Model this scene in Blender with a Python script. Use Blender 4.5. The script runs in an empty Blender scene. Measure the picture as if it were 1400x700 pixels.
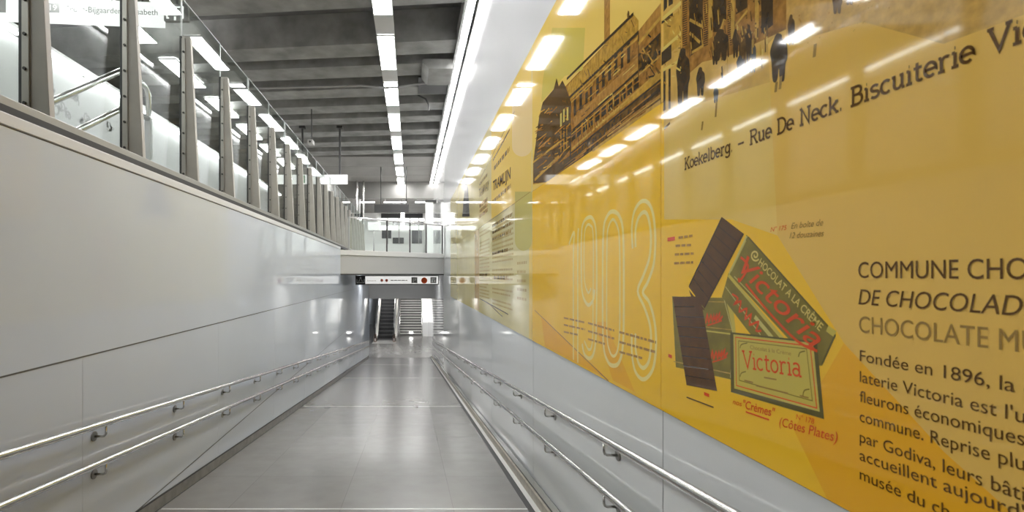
import bpy, bmesh, math, random
from mathutils import Vector, Matrix
from mathutils.geometry import tessellate_polygon

random.seed(7)
S = bpy.context.scene
COL = S.collection

# ------------------------------------------------------------------ camera, world, exposure
cd = bpy.data.cameras.new('camera'); cam = bpy.data.objects.new('camera', cd); COL.objects.link(cam)
cd.sensor_width = 36; cd.lens = 18; cd.clip_start = 0.05; cd.clip_end = 200
cam.location = (0, 0, 0); cam.rotation_euler = (math.radians(90), 0, 0)
cd.shift_x = (700 - 561.5) / 1400; cd.shift_y = 26 / 1400
cd.dof.use_dof = True; cd.dof.focus_distance = 7.0; cd.dof.aperture_fstop = 4.5
S.camera = cam
w = bpy.data.worlds.new('World'); S.world = w; w.use_nodes = True
w.node_tree.nodes['Background'].inputs[0].default_value = (1, 0.99, 0.97, 1)
w.node_tree.nodes['Background'].inputs[1].default_value = 0.35
S.view_settings.view_transform = 'Standard'; S.view_settings.look = 'None'
S.view_settings.exposure = 0.98; S.view_settings.gamma = 1; S.view_settings.use_curve_mapping = False
LAMP, LAMP_BACK, COVE, TUBE = 22.0, 22.0, 24.0, 9.0
S.cycles.transparent_max_bounces = 24
S.cycles.caustics_reflective = False; S.cycles.caustics_refractive = False
S.cycles.max_bounces = 10; S.cycles.diffuse_bounces = 6; S.cycles.glossy_bounces = 6

# ------------------------------------------------------------------ measures (metres, eye at the origin)
F, VX, VY = 700.0, 561.5, 376.0
L, R = -2.23, 1.247                # faces of the two walls
RS = 0.103                         # fall of the ramp
YE = 27.4                          # foot of the ramp
LAND = -1.6 - RS * YE
MF = R - 0.010                     # face of the mural
CEIL = 5.05

def fz(y): return -1.6 - RS * min(y, YE)
def srgb(r, g, b):
    f = lambda c: (c/255/12.92 if c/255 <= .04045 else ((c/255+.055)/1.055)**2.4)
    return (f(r), f(g), f(b), 1)
def inp(n, *names):
    for k in names:
        if k in n.inputs: return n.inputs[k]

MATS = {}
def mat(name, rgb, rough=0.5, metal=0.0, noise=None, nscale=8, spec=0.5, emit=0, stretch=None, rgb2=None, bump=0):
    if name in MATS: return MATS[name]
    m = bpy.data.materials.new(name); m.use_nodes = True; nt = m.node_tree
    b = nt.nodes['Principled BSDF']
    b.inputs['Base Color'].default_value = srgb(*rgb)
    b.inputs['Roughness'].default_value = rough; b.inputs['Metallic'].default_value = metal
    inp(b, 'Specular IOR Level', 'Specular').default_value = spec
    if emit:
        inp(b, 'Emission Color', 'Emission').default_value = srgb(*rgb); b.inputs['Emission Strength'].default_value = emit
    if noise:
        tc = nt.nodes.new('ShaderNodeTexCoord'); tx = nt.nodes.new('ShaderNodeTexNoise')
        mp = nt.nodes.new('ShaderNodeMapping')
        if stretch: mp.inputs['Scale'].default_value = stretch
        tx.inputs['Scale'].default_value = nscale; tx.inputs['Detail'].default_value = 6
        rp = nt.nodes.new('ShaderNodeValToRGB')
        k = 1 - noise
        rp.color_ramp.elements[0].position = .3; rp.color_ramp.elements[1].position = .7
        rp.color_ramp.elements[0].color = srgb(*(rgb2 or [c*k for c in rgb])); rp.color_ramp.elements[1].color = srgb(*rgb)
        nt.links.new(tc.outputs['Object'], mp.inputs[0]); nt.links.new(mp.outputs[0], tx.inputs['Vector'])
        nt.links.new(tx.outputs['Fac'], rp.inputs[0]); nt.links.new(rp.outputs[0], b.inputs['Base Color'])
        if bump:
            bp = nt.nodes.new('ShaderNodeBump'); bp.inputs['Strength'].default_value = bump; bp.inputs['Distance'].default_value = .01
            nt.links.new(tx.outputs['Fac'], bp.inputs['Height']); nt.links.new(bp.outputs[0], b.inputs['Normal'])
    MATS[name] = m; return m

def emis(name, rgb, s):
    if name in MATS: return MATS[name]
    m = bpy.data.materials.new(name); m.use_nodes = True; nt = m.node_tree; nt.nodes.clear()
    e = nt.nodes.new('ShaderNodeEmission'); o = nt.nodes.new('ShaderNodeOutputMaterial')
    e.inputs[0].default_value = srgb(*rgb); e.inputs[1].default_value = s
    nt.links.new(e.outputs[0], o.inputs[0]); MATS[name] = m; return m

def glass(name, tint=(246, 250, 248), ior=1.5, haze=0.0):
    m = bpy.data.materials.new(name); m.use_nodes = True; nt = m.node_tree; nt.nodes.clear()
    t = nt.nodes.new('ShaderNodeBsdfTransparent'); g = nt.nodes.new('ShaderNodeBsdfGlossy'); f = nt.nodes.new('ShaderNodeFresnel')
    x = nt.nodes.new('ShaderNodeMixShader'); o = nt.nodes.new('ShaderNodeOutputMaterial')
    t.inputs[0].default_value = srgb(*tint); g.inputs['Roughness'].default_value = .01; ge = nt.nodes.new('ShaderNodeNewGeometry'); mr = nt.nodes.new('ShaderNodeMapRange')   # same Fresnel on both faces of the pane
    mr.inputs['To Min'].default_value = ior; mr.inputs['To Max'].default_value = 1/ior
    nt.links.new(ge.outputs['Backfacing'], mr.inputs['Value']); nt.links.new(mr.outputs[0], f.inputs['IOR'])
    nt.links.new(f.outputs[0], x.inputs[0]); nt.links.new(t.outputs[0], x.inputs[1]); nt.links.new(g.outputs[0], x.inputs[2])
    nt.links.new(x.outputs[0], o.inputs[0]); MATS[name] = m; return m

# tiled ramp floor
def floor_mat():
    m = bpy.data.materials.new('floor_tiles'); m.use_nodes = True; nt = m.node_tree; b = nt.nodes['Principled BSDF']
    tc = nt.nodes.new('ShaderNodeTexCoord'); mp = nt.nodes.new('ShaderNodeMapping'); br = nt.nodes.new('ShaderNodeTexBrick')
    mp.inputs['Location'].default_value = (0.62, 0.48, 0)
    br.offset = 0; br.inputs['Scale'].default_value = 1; br.inputs['Brick Width'].default_value = .998; br.inputs['Row Height'].default_value = 1.0
    br.inputs['Mortar Size'].default_value = .0022; br.inputs['Mortar Smooth'].default_value = 0
    br.inputs['Color1'].default_value = srgb(126, 124, 121); br.inputs['Color2'].default_value = srgb(121, 119, 116)
    br.inputs['Mortar'].default_value = srgb(104, 102, 100)
    n = nt.nodes.new('ShaderNodeTexNoise'); n.inputs['Scale'].default_value = 3; n.inputs['Detail'].default_value = 8
    mp2 = nt.nodes.new('ShaderNodeMapping'); mp2.inputs['Scale'].default_value = (1.5, 1.5, 1)
    rp = nt.nodes.new('ShaderNodeValToRGB'); rp.color_ramp.elements[0].color = (.9, .895, .89, 1); rp.color_ramp.elements[0].position = .3
    rp.color_ramp.elements[1].color = (1, 1, 1, 1); rp.color_ramp.elements[1].position = .7
    mx = nt.nodes.new('ShaderNodeMixRGB'); mx.blend_type = 'MULTIPLY'; mx.inputs[0].default_value = 1
    nt.links.new(tc.outputs['Object'], mp.inputs[0]); nt.links.new(mp.outputs[0], br.inputs['Vector'])
    nt.links.new(tc.outputs['Object'], mp2.inputs[0]); nt.links.new(mp2.outputs[0], n.inputs['Vector'])
    nt.links.new(n.outputs['Fac'], rp.inputs[0]); nt.links.new(br.outputs['Color'], mx.inputs[1]); nt.links.new(rp.outputs[0], mx.inputs[2])
    nt.links.new(mx.outputs[0], b.inputs['Base Color']); b.inputs['Roughness'].default_value = .24
    return m

M_FLOOR = floor_mat()
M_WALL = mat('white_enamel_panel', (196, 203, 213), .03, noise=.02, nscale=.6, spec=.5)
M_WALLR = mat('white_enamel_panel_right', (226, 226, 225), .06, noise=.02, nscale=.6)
M_SEAM = mat('panel_joint', (92, 91, 89), .6)
M_CAP = mat('warm_white_capping', (204, 205, 206), .3)
M_GAP = mat('dark_joint', (40, 40, 40), .6)
M_STEEL = mat('brushed_steel', (196, 194, 190), .2, 1.0)
M_STEELD = mat('dull_steel', (140, 138, 133), .35, 1.0)
M_FIN = mat('painted_fin', (168, 164, 155), .45, noise=.06, nscale=5)
M_BAR = mat('clamp_metal', (150, 146, 139), .35, .6)
M_BOLT = mat('dark_bolt', (60, 58, 55), .4, .5)
M_GLASS = glass('clear_glass')
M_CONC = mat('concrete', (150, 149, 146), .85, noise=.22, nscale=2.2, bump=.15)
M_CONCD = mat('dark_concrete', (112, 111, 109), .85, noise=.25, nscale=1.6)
M_SMOOTH = mat('smooth_soffit', (140, 138, 134), .6, noise=.08, nscale=1)
M_GREY = mat('grey_paint', (150, 149, 147), .4)
M_DARK = mat('dark_paint', (52, 51, 50), .5)
M_BLACK = mat('black_rubber', (28, 28, 28), .45)
M_WHITE = mat('white_paint', (232, 232, 230), .35)
M_LAMP = emis('lamp_diffuser', (250, 250, 251), LAMP)
M_LAMPB = emis('lamp_diffuser_concourse', (250, 250, 251), LAMP_BACK)
M_FILL = emis('added_fill_glow', (252, 251, 250), 26.0)  # glow of the added, hidden fill panels
M_COVE = emis('cove_tube', (250, 250, 251), COVE)
M_COVEB = emis('cove_tube_concourse', (250, 250, 251), 7.0)
M_TUBE = emis('hall_tube', (250, 250, 251), TUBE)
M_CURB = mat('stone_curb', (166, 157, 142), .4, noise=.15, nscale=14)
M_BASE = mat('grey_baseboard', (128, 126, 121), .4, noise=.2, nscale=9)

# ------------------------------------------------------------------ helpers
class MB:
    def __init__(s): s.v = []; s.f = []; s.m = []
    def quad(s, a, b, c, d, mi=0):
        n = len(s.v); s.v += [a, b, c, d]; s.f.append((n, n+1, n+2, n+3)); s.m.append(mi)
    def box(s, x0, x1, y0, y1, z0, z1, mi=0, fz0=None):
        """box; z0/z1 may be functions of y (sloping along y)"""
        g = lambda z, y: z(y) if callable(z) else z
        P = [(x, y, g(z, y)) for z in (z0, z1) for y in (y0, y1) for x in (x0, x1)]
        n = len(s.v); s.v += P
        for q in ((0,2,3,1),(4,5,7,6),(0,1,5,4),(2,6,7,3),(0,4,6,2),(1,3,7,5)):
            s.f.append(tuple(n+i for i in q)); s.m.append(mi)
    def prism(s, pts, lo, hi, axis, mi=0):
        """pts 2-D polygon extruded along axis (0=x,1=y,2=z)"""
        def mk(p, t):
            q = list(p); q.insert(axis, t); return tuple(q)
        n = len(s.v); k = len(pts)
        s.v += [mk(p, lo) for p in pts] + [mk(p, hi) for p in pts]
        s.f.append(tuple(n+i for i in range(k))); s.m.append(mi)
        s.f.append(tuple(n+k+i for i in reversed(range(k)))); s.m.append(mi)
        for i in range(k):
            j = (i+1) % k; s.f.append((n+i, n+k+i, n+k+j, n+j)); s.m.append(mi)
    def tube(s, pts, r, seg=12, mi=0, cap=True):
        pts = [Vector(p) for p in pts]; n0 = len(s.v); N = len(pts)
        up = None
        for i, p in enumerate(pts):
            d = (pts[min(i+1, N-1)] - pts[max(i-1, 0)]).normalized()
            if up is None:
                up = Vector((0,0,1)) if abs(d.z) < .9 else Vector((1,0,0))
            a = d.cross(up).normalized(); bb = a.cross(d).normalized(); up = bb
            for k in range(seg):
                t = 2*math.pi*k/seg; s.v.append(tuple(p + a*math.cos(t)*r + bb*math.sin(t)*r))
        for i in range(N-1):
            for k in range(seg):
                k2 = (k+1) % seg
                s.f.append((n0+i*seg+k, n0+(i+1)*seg+k, n0+(i+1)*seg+k2, n0+i*seg+k2)); s.m.append(mi)
        if cap:
            s.f.append(tuple(n0+k for k in range(seg))); s.m.append(mi)
            s.f.append(tuple(n0+(N-1)*seg+k for k in reversed(range(seg)))); s.m.append(mi)
    def build(s, name, mats, parent=None, smooth=False, bevel=0, kind=None, label=None):
        me = bpy.data.meshes.new(name); me.from_pydata(s.v, [], s.f); 
        for m in (mats if isinstance(mats, (list, tuple)) else [mats]): me.materials.append(m)
        me.polygons.foreach_set('material_index', s.m)
        bm = bmesh.new(); bm.from_mesh(me); bmesh.ops.recalc_face_normals(bm, faces=bm.faces); bm.to_mesh(me); bm.free()
        if smooth:
            me.polygons.foreach_set('use_smooth', [len(p.vertices) == 4 for p in me.polygons])
        o = bpy.data.objects.new(name, me); COL.objects.link(o)
        if parent:
            o.parent = parent; o.matrix_parent_inverse = Matrix.Translation(parent.location).inverted() if parent.type == 'EMPTY' and parent.parent is None else Matrix.Identity(4)
        if bevel:
            bv = o.modifiers.new('bevel', 'BEVEL'); bv.width = bevel; bv.segments = 2; bv.limit_method = 'ANGLE'
        if kind: o['kind'] = kind
        if label: o['label'] = label
        return o

def empty(name, loc, label, cat, group=None):
    o = bpy.data.objects.new(name, None); COL.objects.link(o); o.location = loc
    o['label'] = label; o['category'] = cat
    if group: o['group'] = group
    return o
def tag(o, label, cat, group=None):
    o['label'] = label; o['category'] = cat
    if group: o['group'] = group
    return o
def struct(mb, name, mats, **k): return mb.build(name, mats, kind='structure', **k)
ORD = 'nearest,second,third,fourth,fifth,sixth,seventh,eighth,ninth,tenth,eleventh,twelfth'.split(',')

# ================================================================== SETTING
# --- ramp floor and landing
b = MB()
b.box(L, R, -6, YE, lambda y: -1.6-RS*y-.3, lambda y: -1.6-RS*y)
b.box(-3.4, R, YE, 48, LAND-.3, LAND)
struct(b, 'floor', M_FLOOR)
# bright metal joint strips across the ramp
b = MB()
for y in (4.52, 10.4, 16.3, 22.2):
    b.box(L+.03, 1.03, y-.012, y+.012, lambda t: -1.6-RS*t-.01, lambda t: -1.6-RS*t+.0015)
struct(b, 'trim_1', mat('joint_strip', (222, 221, 218), .25, .3))

# --- left wall of enamel panels
b = MB()
b.box(-2.62, L, -6, 16.3, -5, .893)
b.box(-2.62, L, 16.3, 27.5, -5, .03)
t = .0015
for z in (-.556, -1.92, -3.28):
    b.box(L-.01, L+t, -6, 27.5, z-.005, z+.005, 1)
y = 3.48 - 2.46*4
while y < 27:
    for z0, z1 in ((-1.92, -.556), (-3.28, -1.92), (-4.6, -3.28)):
        if z1 > fz(y): b.box(L-.01, L+t*.7, y-.001, y+.001, max(z0, fz(y)), z1 if (y < 16.2 or z1 < 0) else .03, 2)
    y += 2.46
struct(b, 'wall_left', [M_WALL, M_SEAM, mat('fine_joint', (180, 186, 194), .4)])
b = MB(); b.box(L-.05, L+.006, -6, 16.25, .824, .893); b.box(L-.01, L+.002, -6, 16.25, .814, .824, 1)
struct(b, 'trim_2', [M_CAP, M_SEAM], bevel=.004)
b = MB(); b.box(-2.62, L-.045, -6, 27.6, .893, .955); struct(b, 'trim_3', M_GAP)
# baseboard left
b = MB(); b.box(L, L+.014, -6, YE, lambda y: -1.6-RS*y, lambda y: -1.6-RS*y+.105); b.box(L, L+.016, -6, YE, lambda y: -1.6-RS*y+.105, lambda y: -1.6-RS*y+.112, 1)
b.box(L, L+.017, -6, YE, lambda y: -1.6-RS*y, lambda y: -1.6-RS*y+.006, 1)
struct(b, 'baseboard_left', [M_BASE, M_GAP])

# --- right wall
b = MB(); b.box(R, R+.3, -6, 48, -5, 5.6)
y = 2.53 - 2.68*3
while y < 44:
    b.box(R-.0012, R+.01, y-.003, y+.003, fz(y)+.1, -.668, 1)
    y += 2.68
struct(b, 'wall_right', [M_WALLR, mat('soft_joint', (150, 150, 149), .5)])
# stone kerb with drain slot at the right of the ramp
b = MB()
r0 = lambda h: (lambda y: -1.6-RS*y+h)
b.box(1.13, 1.152, -6, 31, r0(0), r0(.088), 0)
b.box(1.152, 1.166, -6, 31, r0(0), r0(.08), 2)
b.box(1.166, 1.228, -6, 31, r0(0), r0(.088), 1)
b.box(1.228, 1.247, -6, 31, r0(0), r0(.07), 2)
b.box(1.03, 1.082, -6, 31, r0(-.02), r0(.002), 2)
b.box(1.082, 1.13, -6, 31, r0(-.02), r0(.003), 3)
struct(b, 'trim_4', [M_CURB, mat('polished_kerb', (190, 188, 184), .12, .9), M_GAP, mat('pale_strip', (196, 194, 190), .3)])

# --- ceiling: slab, cross beams (skewed), smooth end
SK = -.1
def skew_box(b, x0, x1, y0, y1, z0, z1, mi=0, sk=SK):
    n = len(b.v)
    b.v += [(x, y + sk*(x+1.2), z) for z in (z0, z1) for y in (y0, y1) for x in (x0, x1)]
    for q in ((0,2,3,1),(4,5,7,6),(0,1,5,4),(2,6,7,3),(0,4,6,2),(1,3,7,5)):
        b.f.append(tuple(n+i for i in q)); b.m.append(mi)
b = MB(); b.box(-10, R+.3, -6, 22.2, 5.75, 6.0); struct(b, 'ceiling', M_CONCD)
ys = [-4.6, -3.2, -1.8, -.4, 1.0, 2.5, 4.0, 5.6, 7.2, 8.95, 11.2, 12.35, 13.85, 15.2, 16.4, 17.9, 19.3, 20.7]
ws = [.75]*10 + [.65, .72, .65, .65, .65, .65, .7, .7]
b = MB()
for y0, wd in zip(ys, ws): skew_box(b, -9, R, y0, y0+wd, CEIL, 5.75)
struct(b, 'ceiling_beams', M_CONC)
b = MB(); b.box(-10, R+.3, 22.0, 28, CEIL+.03, 5.6); 
for y in (24.0, 26.0): b.box(-10, R, y-.008, y+.008, CEIL+.028, CEIL+.06, 1)
struct(b, 'ceiling_smooth', [M_SMOOTH, M_GAP])
b = MB(); b.box(-10, R, 27.9, 28.3, 4.18, CEIL+.1)
struct(b, 'lintel_bulkhead', M_SMOOTH)
b = MB(); b.box(-10, R, 28.3, 48, 4.62, 4.8); struct(b, 'ceiling_hall', M_SMOOTH)
# hall behind the bridge
b = MB(); b.box(-10, R, 46, 46.3, -5, 5); struct(b, 'wall_back', mat('hall_wall', (205, 205, 203), .5))
b = MB(); b.box(-10, R+.3, -6.3, -6, -3, 5.9); struct(b, 'wall_behind', mat('hall_wall2', (190, 189, 186), .6))
b = MB(); b.box(-9, -2.62, -6, 46, .3, .6); struct(b, 'floor_concourse', mat('concourse_floor', (150, 148, 144), .3))
# white wall of the concourse with bright top edge
XW = -6.9
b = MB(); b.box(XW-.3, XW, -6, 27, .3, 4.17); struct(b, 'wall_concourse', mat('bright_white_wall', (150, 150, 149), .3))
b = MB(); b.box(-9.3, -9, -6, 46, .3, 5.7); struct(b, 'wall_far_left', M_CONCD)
# landing side wall
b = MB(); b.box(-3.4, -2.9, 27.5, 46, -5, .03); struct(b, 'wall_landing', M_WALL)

# --- bridge across the ramp (skewed)
def bf(x): return 16.2 + .892*(x - L)
b = MB()
def bridge(b, off0, off1, z0, z1, x0=L, x1=R, mi=0):
    b.prism([(x0, bf(x0)+off0), (x1, bf(x1)+off0), (x1, bf(x1)+off1), (x0, bf(x0)+off1)], z0, z1, 2, mi)
b.prism([(L, bf(L)+.04), (R, bf(R)+.04), (R, 27.5), (L, 27.5)], .04, .6, 2)
bridge(b, .05, .22, .6, .66)
b.box(L, R, 27.5, 27.9, -1.27, .6)
b.box(-3.4, R, 27.9, 33.5, -1.27, -1.0)
struct(b, 'bridge_deck', mat('bridge_grey', (176, 175, 172), .3))
b = MB(); bridge(b, 0, .3, .637, .80); struct(b, 'trim_5', mat('bridge_cap', (205, 204, 200), .3), bevel=.006)
b = MB(); bridge(b, .045, .3, .0, .04); struct(b, 'trim_6', M_DARK)
b = MB(); b.box(L, R, 33.5, 46, .2, .6); struct(b, 'floor_hall', mat('hall_floor', (170, 168, 164), .3))
b = MB(); b.box(.70, 1.06, 24.0, 24.5, .6, 3.42); b.box(.68, 1.2, 23.95, 24.6, 3.42, 3.52, 1); struct(b, 'column_white', [M_WHITE, M_DARK])
b = MB(); b.box(-3.25, -2.85, 28.55, 28.95, .6, 4.25); struct(b, 'column_dark', M_GREY)

# ================================================================== LIGHTS (the lamps of the place)
XS = -.525
b = MB()
b.box(XS-.19, XS+.19, -5.5, 27.85, CEIL-.045, CEIL-.004)
tr = tag(b.build('lamp_trunking', mat('trunking', (176, 175, 172), .4)), 'long grey ceiling trunking running along the hall between the lit panels', 'light fitting')
def ceiling_light(x, y0, y1, hw, z, m, label, group):
    e = empty('ceiling_light', (x, (y0+y1)/2, z), label, 'ceiling light', group)
    d = MB(); d.box(x-hw+.015, x+hw-.015, y0+.012, y1-.012, z-.03, z-.008); d.build('diffuser', m, e)
    f = MB()
    for xx in (x-hw, x+hw-.015): f.box(xx, xx+.015, y0, y1, z-.034, z)
    for yy in (y0, y1-.012): f.box(x-hw+.015, x+hw-.015, yy, yy+.012, z-.034, z)
    f.build('frame', M_WHITE, e)
ks = list(range(-5, 7))
vis = 0
for k in range(-5, 8):
    y0 = 10.65 + 2.62*(k-1)
    if y0 > 26.5 or y0 < 2: continue
    if y0 < 6: lab = 'lit panel of the central ceiling strip overhead, out of the picture towards the camera'
    else:
        lab = '%s lit rectangular panel of the long central ceiling strip' % ORD[vis]; vis += 1
    ceiling_light(XS, y0, min(y0+1.75, 27.84), .185, CEIL-.05, M_LAMP, lab, 'lit panels of the central ceiling strip')
vis = 0
for k in range(-4, 7):  # out-of-view near lamps added to light the mural
    y0 = 9.25 + 2.62*(k-1)
    if y0 < 6: lab = 'unseen lit panel added to the concourse row, out of the picture towards the camera'
    else:
        lab = '%s lit ceiling panel of the row over the concourse behind the glass' % ORD[vis]; vis += 1
    ceiling_light(-5.65, y0, y0+1.8, .2, CEIL-.02, M_LAMPB, lab, 'lit panels over the concourse')
# cove light along the top of the right wall
e = empty('cove_light', (1.12, 11, 5.05), 'continuous bright cove light along the top of the white right wall', 'cove light')
b = MB(); b.box(.99, 1.04, 3.2, 28, 4.98, 5.3); b.box(1.04, 1.19, 3.2, 28, 5.09, 5.3); b.box(1.19, 1.2, 3.2, 28, 5.0, 5.09); b.build('housing', M_GREY, e)
y = 3.3
while y < 27.9:
    b = MB(); b.box(1.08, 1.17, y, min(y+1.75, 27.95), 5.02, 5.06); b.build('light_tube', M_COVE, e); y += 1.8
# cove over the concourse wall
e = empty('cove_light', (XW+.1, 11, 4.2), 'thin bright cove light along the top of the white concourse wall behind the glass', 'cove light')
b = MB(); b.box(XW-.28, XW+.14, -5.5, 26.9, 4.24, 4.3); b.build('housing', M_GREY, e)
y = -5.4
while y < 26.5:
    b = MB(); b.box(XW+.03, XW+.1, y, y+1.7, 4.17, 4.21); b.build('light_tube', M_COVEB, e); y += 1.8

# ================================================================== GLASS BALUSTRADE
XG, ZB, ZT, ZF = -2.55, 1.03, 3.09, 2.65
bal = empty('glass_balustrade', (XG, 3, ZB), 'tall clear glass balustrade with tapered grey fins on top of the left white wall', 'balustrade')
b = MB(); b.box(-2.62, -2.335, -.3, 27.2, .955, ZB); b.build('base_channel', M_STEELD, bal, bevel=.004)
SP = 1.165
for k in range(-2, 21):
    y = 3.35 + SP*k
    if k >= -1:
        b = MB(); b.prism([(XG+.012, ZB), (-2.36, ZB), (-2.445, ZF-.02), (-2.455, ZF), (XG+.012, ZF)], y, y+.05, 1)
        fin = b.build('fin', M_FIN, bal, bevel=.003)
        c = MB(); c.prism([(XG+.014, ZB), (XG+.062, ZB), (XG+.05, ZF-.03), (XG+.014, ZF-.03)], y-.014, y-.0005, 1); cb = c.build('clamp_bar', M_BAR, None); cb.parent = fin
        g = MB(); g.box(XG-.012, XG+.012, y-.006, y+.03, ZB, ZF); gk = g.build('gasket', M_BLACK, None); gk.parent = fin
        if k < 9:
            for i in range(7):
                zz = ZB + .09 + i*.225
                c = MB(); c.tube([(XG+.037, y-.026, zz), (XG+.037, y-.013, zz)], .011, 8); bo = c.build('bolt', M_BOLT, None); bo.parent = fin
    if k < 20:
        p = MB(); yc = y + SP/2 + .012; hw = SP/2 - .012
        p.box(-.006, .006, -hw+.005, hw-.005, 0, ZT-ZB-.006)
        p.box(-.006, .006, -hw, hw, ZT-ZB-.006, ZT-ZB, 1); p.box(-.006, .006, -hw, -hw+.005, 0, ZT-ZB-.006, 1); p.box(-.006, .006, hw-.005, hw, 0, ZT-ZB-.006, 1)
        po = p.build('glass_panel', [M_GLASS, mat('polished_glass_edge', (196, 202, 200), .25)], bal)
        rz, ry = math.radians(random.uniform(-.22, .22)), math.radians(random.uniform(-.18, .18))
        po.matrix_parent_inverse = Matrix.Identity(4)
        po.location = Vector((XG, yc, ZB)) - bal.location; po.rotation_euler = (0, ry, rz)

# ================================================================== HANDRAILS
def handrail(side, h, y0, y1, first, step, label):
    wx = L if side < 0 else R
    x = wx - side*.088
    e = empty('handrail', (wx, 5, fz(5)+h), label, 'handrail')
    b = MB(); z = lambda y: fz(y) + h
    pts = [(wx - side*.004, y0-.05, z(y0-.05)), (wx - side*.05, y0-.05, z(y0-.05)), (x, y0, z(y0))]
    pts += [(x, y0 + (y1-y0)*i/30, z(y0 + (y1-y0)*i/30)) for i in range(1, 31)]
    b.tube(pts, .0225, 16); b.build('rail', M_STEEL, e, smooth=True)
    y = first
    while y < y1 - .1:
        zz = z(y); a = MB(); q = .012
        a.tube([(x, y, zz-.02), (x, y, zz-.075), (x+side*.006, y, zz-.088), (x+side*.02, y, zz-.094), (wx - side*.004, y, zz-.094)], .008, 8)
        br = a.build('bracket', M_STEEL, e, smooth=True)
        pl = MB(); pl.tube([(wx - side*.0005, y, zz-.094), (wx - side*.009, y, zz-.094)], .034, 16); pp = pl.build('wall_plate', M_STEELD, None); pp.parent = br
        y += step
    return e
handrail(-1, .93, -1, 27.0, 3.6-2.46, 1.23, 'upper stainless handrail along the left white wall')
handrail(-1, .665, -1, 27.0, 3.6-2.46, 1.23, 'lower stainless handrail along the left white wall')
handrail(1, .93, -1, 29.0, 3.07-2.69, 1.345, 'upper stainless handrail below the yellow mural on the right wall')
handrail(1, .62, -1, 29.0, 3.07-2.69, 1.345, 'lower stainless handrail above the kerb on the right wall')

# ================================================================== MURAL
mur = empty('mural', (R, 5, -.668), 'glossy yellow printed glass mural with chocolate packets and old street photographs on the right wall', 'mural')
MZ0, MZ1, MZ2 = -.668, .849, 2.335
MY1 = 15.9
def pm(name, rgb, noise=None, nscale=10, rgb2=None, stretch=None): return mat('print_'+name, rgb, .045, noise=noise, nscale=nscale, rgb2=rgb2, stretch=stretch)
PAL = [
 pm('yellow', (248, 196, 46)), pm('orange', (243, 178, 38)), pm('pale', (240, 194, 94), .04, 1.2), pm('sand', (240, 204, 104)), pm('cream', (224, 208, 146), .05, 2),
 pm('olive', (140, 122, 46), .12, 14), pm('chocolate', (98, 62, 24), .12, 20), pm('chocolate_line', (72, 46, 22)), pm('card', (206, 184, 82)), pm('card_edge', (98, 88, 40)),
 pm('red', (224, 82, 30)), pm('ink', (96, 64, 22)), pm('ink_soft', (160, 126, 62)), pm('sepia', (188, 134, 58), .34, 26), pm('sepia_dark', (124, 92, 44), .42, 22),
 pm('sepia_black', (86, 66, 38), .3, 20), pm('sepia_light', (218, 172, 74), .2, 24), pm('gold_line', (226, 200, 104)), pm('olive_light', (206, 190, 104)), pm('brown', (196, 144, 66), .2, 30),
 pm('mottle', (220, 174, 88), .14, 40), pm('greenish', (216, 194, 92)), pm('blush', (240, 210, 148)), pm('steelblue', (92, 90, 84), .3, 20), pm('gold', (216, 168, 66), .26, 26), pm('wood', (206, 172, 112), .1, 5),
 pm('pale_number', (248, 226, 140)), pm('warm_sand', (241, 202, 104), .05, 3), pm('faint_ink', (186, 160, 98)), pm('street', (226, 182, 90), .12, 14),
]
YEL,ORA,PALE,SAND,CREAM,OLI,CHO,CHL,CARD,CEDGE,RED,INK,INKS,SEP,SEPD,SEPB,SEPL,GOLDL,OLIL,BRO,MOT,GRN,BLU,STB,GOLD,WOOD,NUMB,SAND2,INKF,STR = range(len(PAL))

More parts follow.
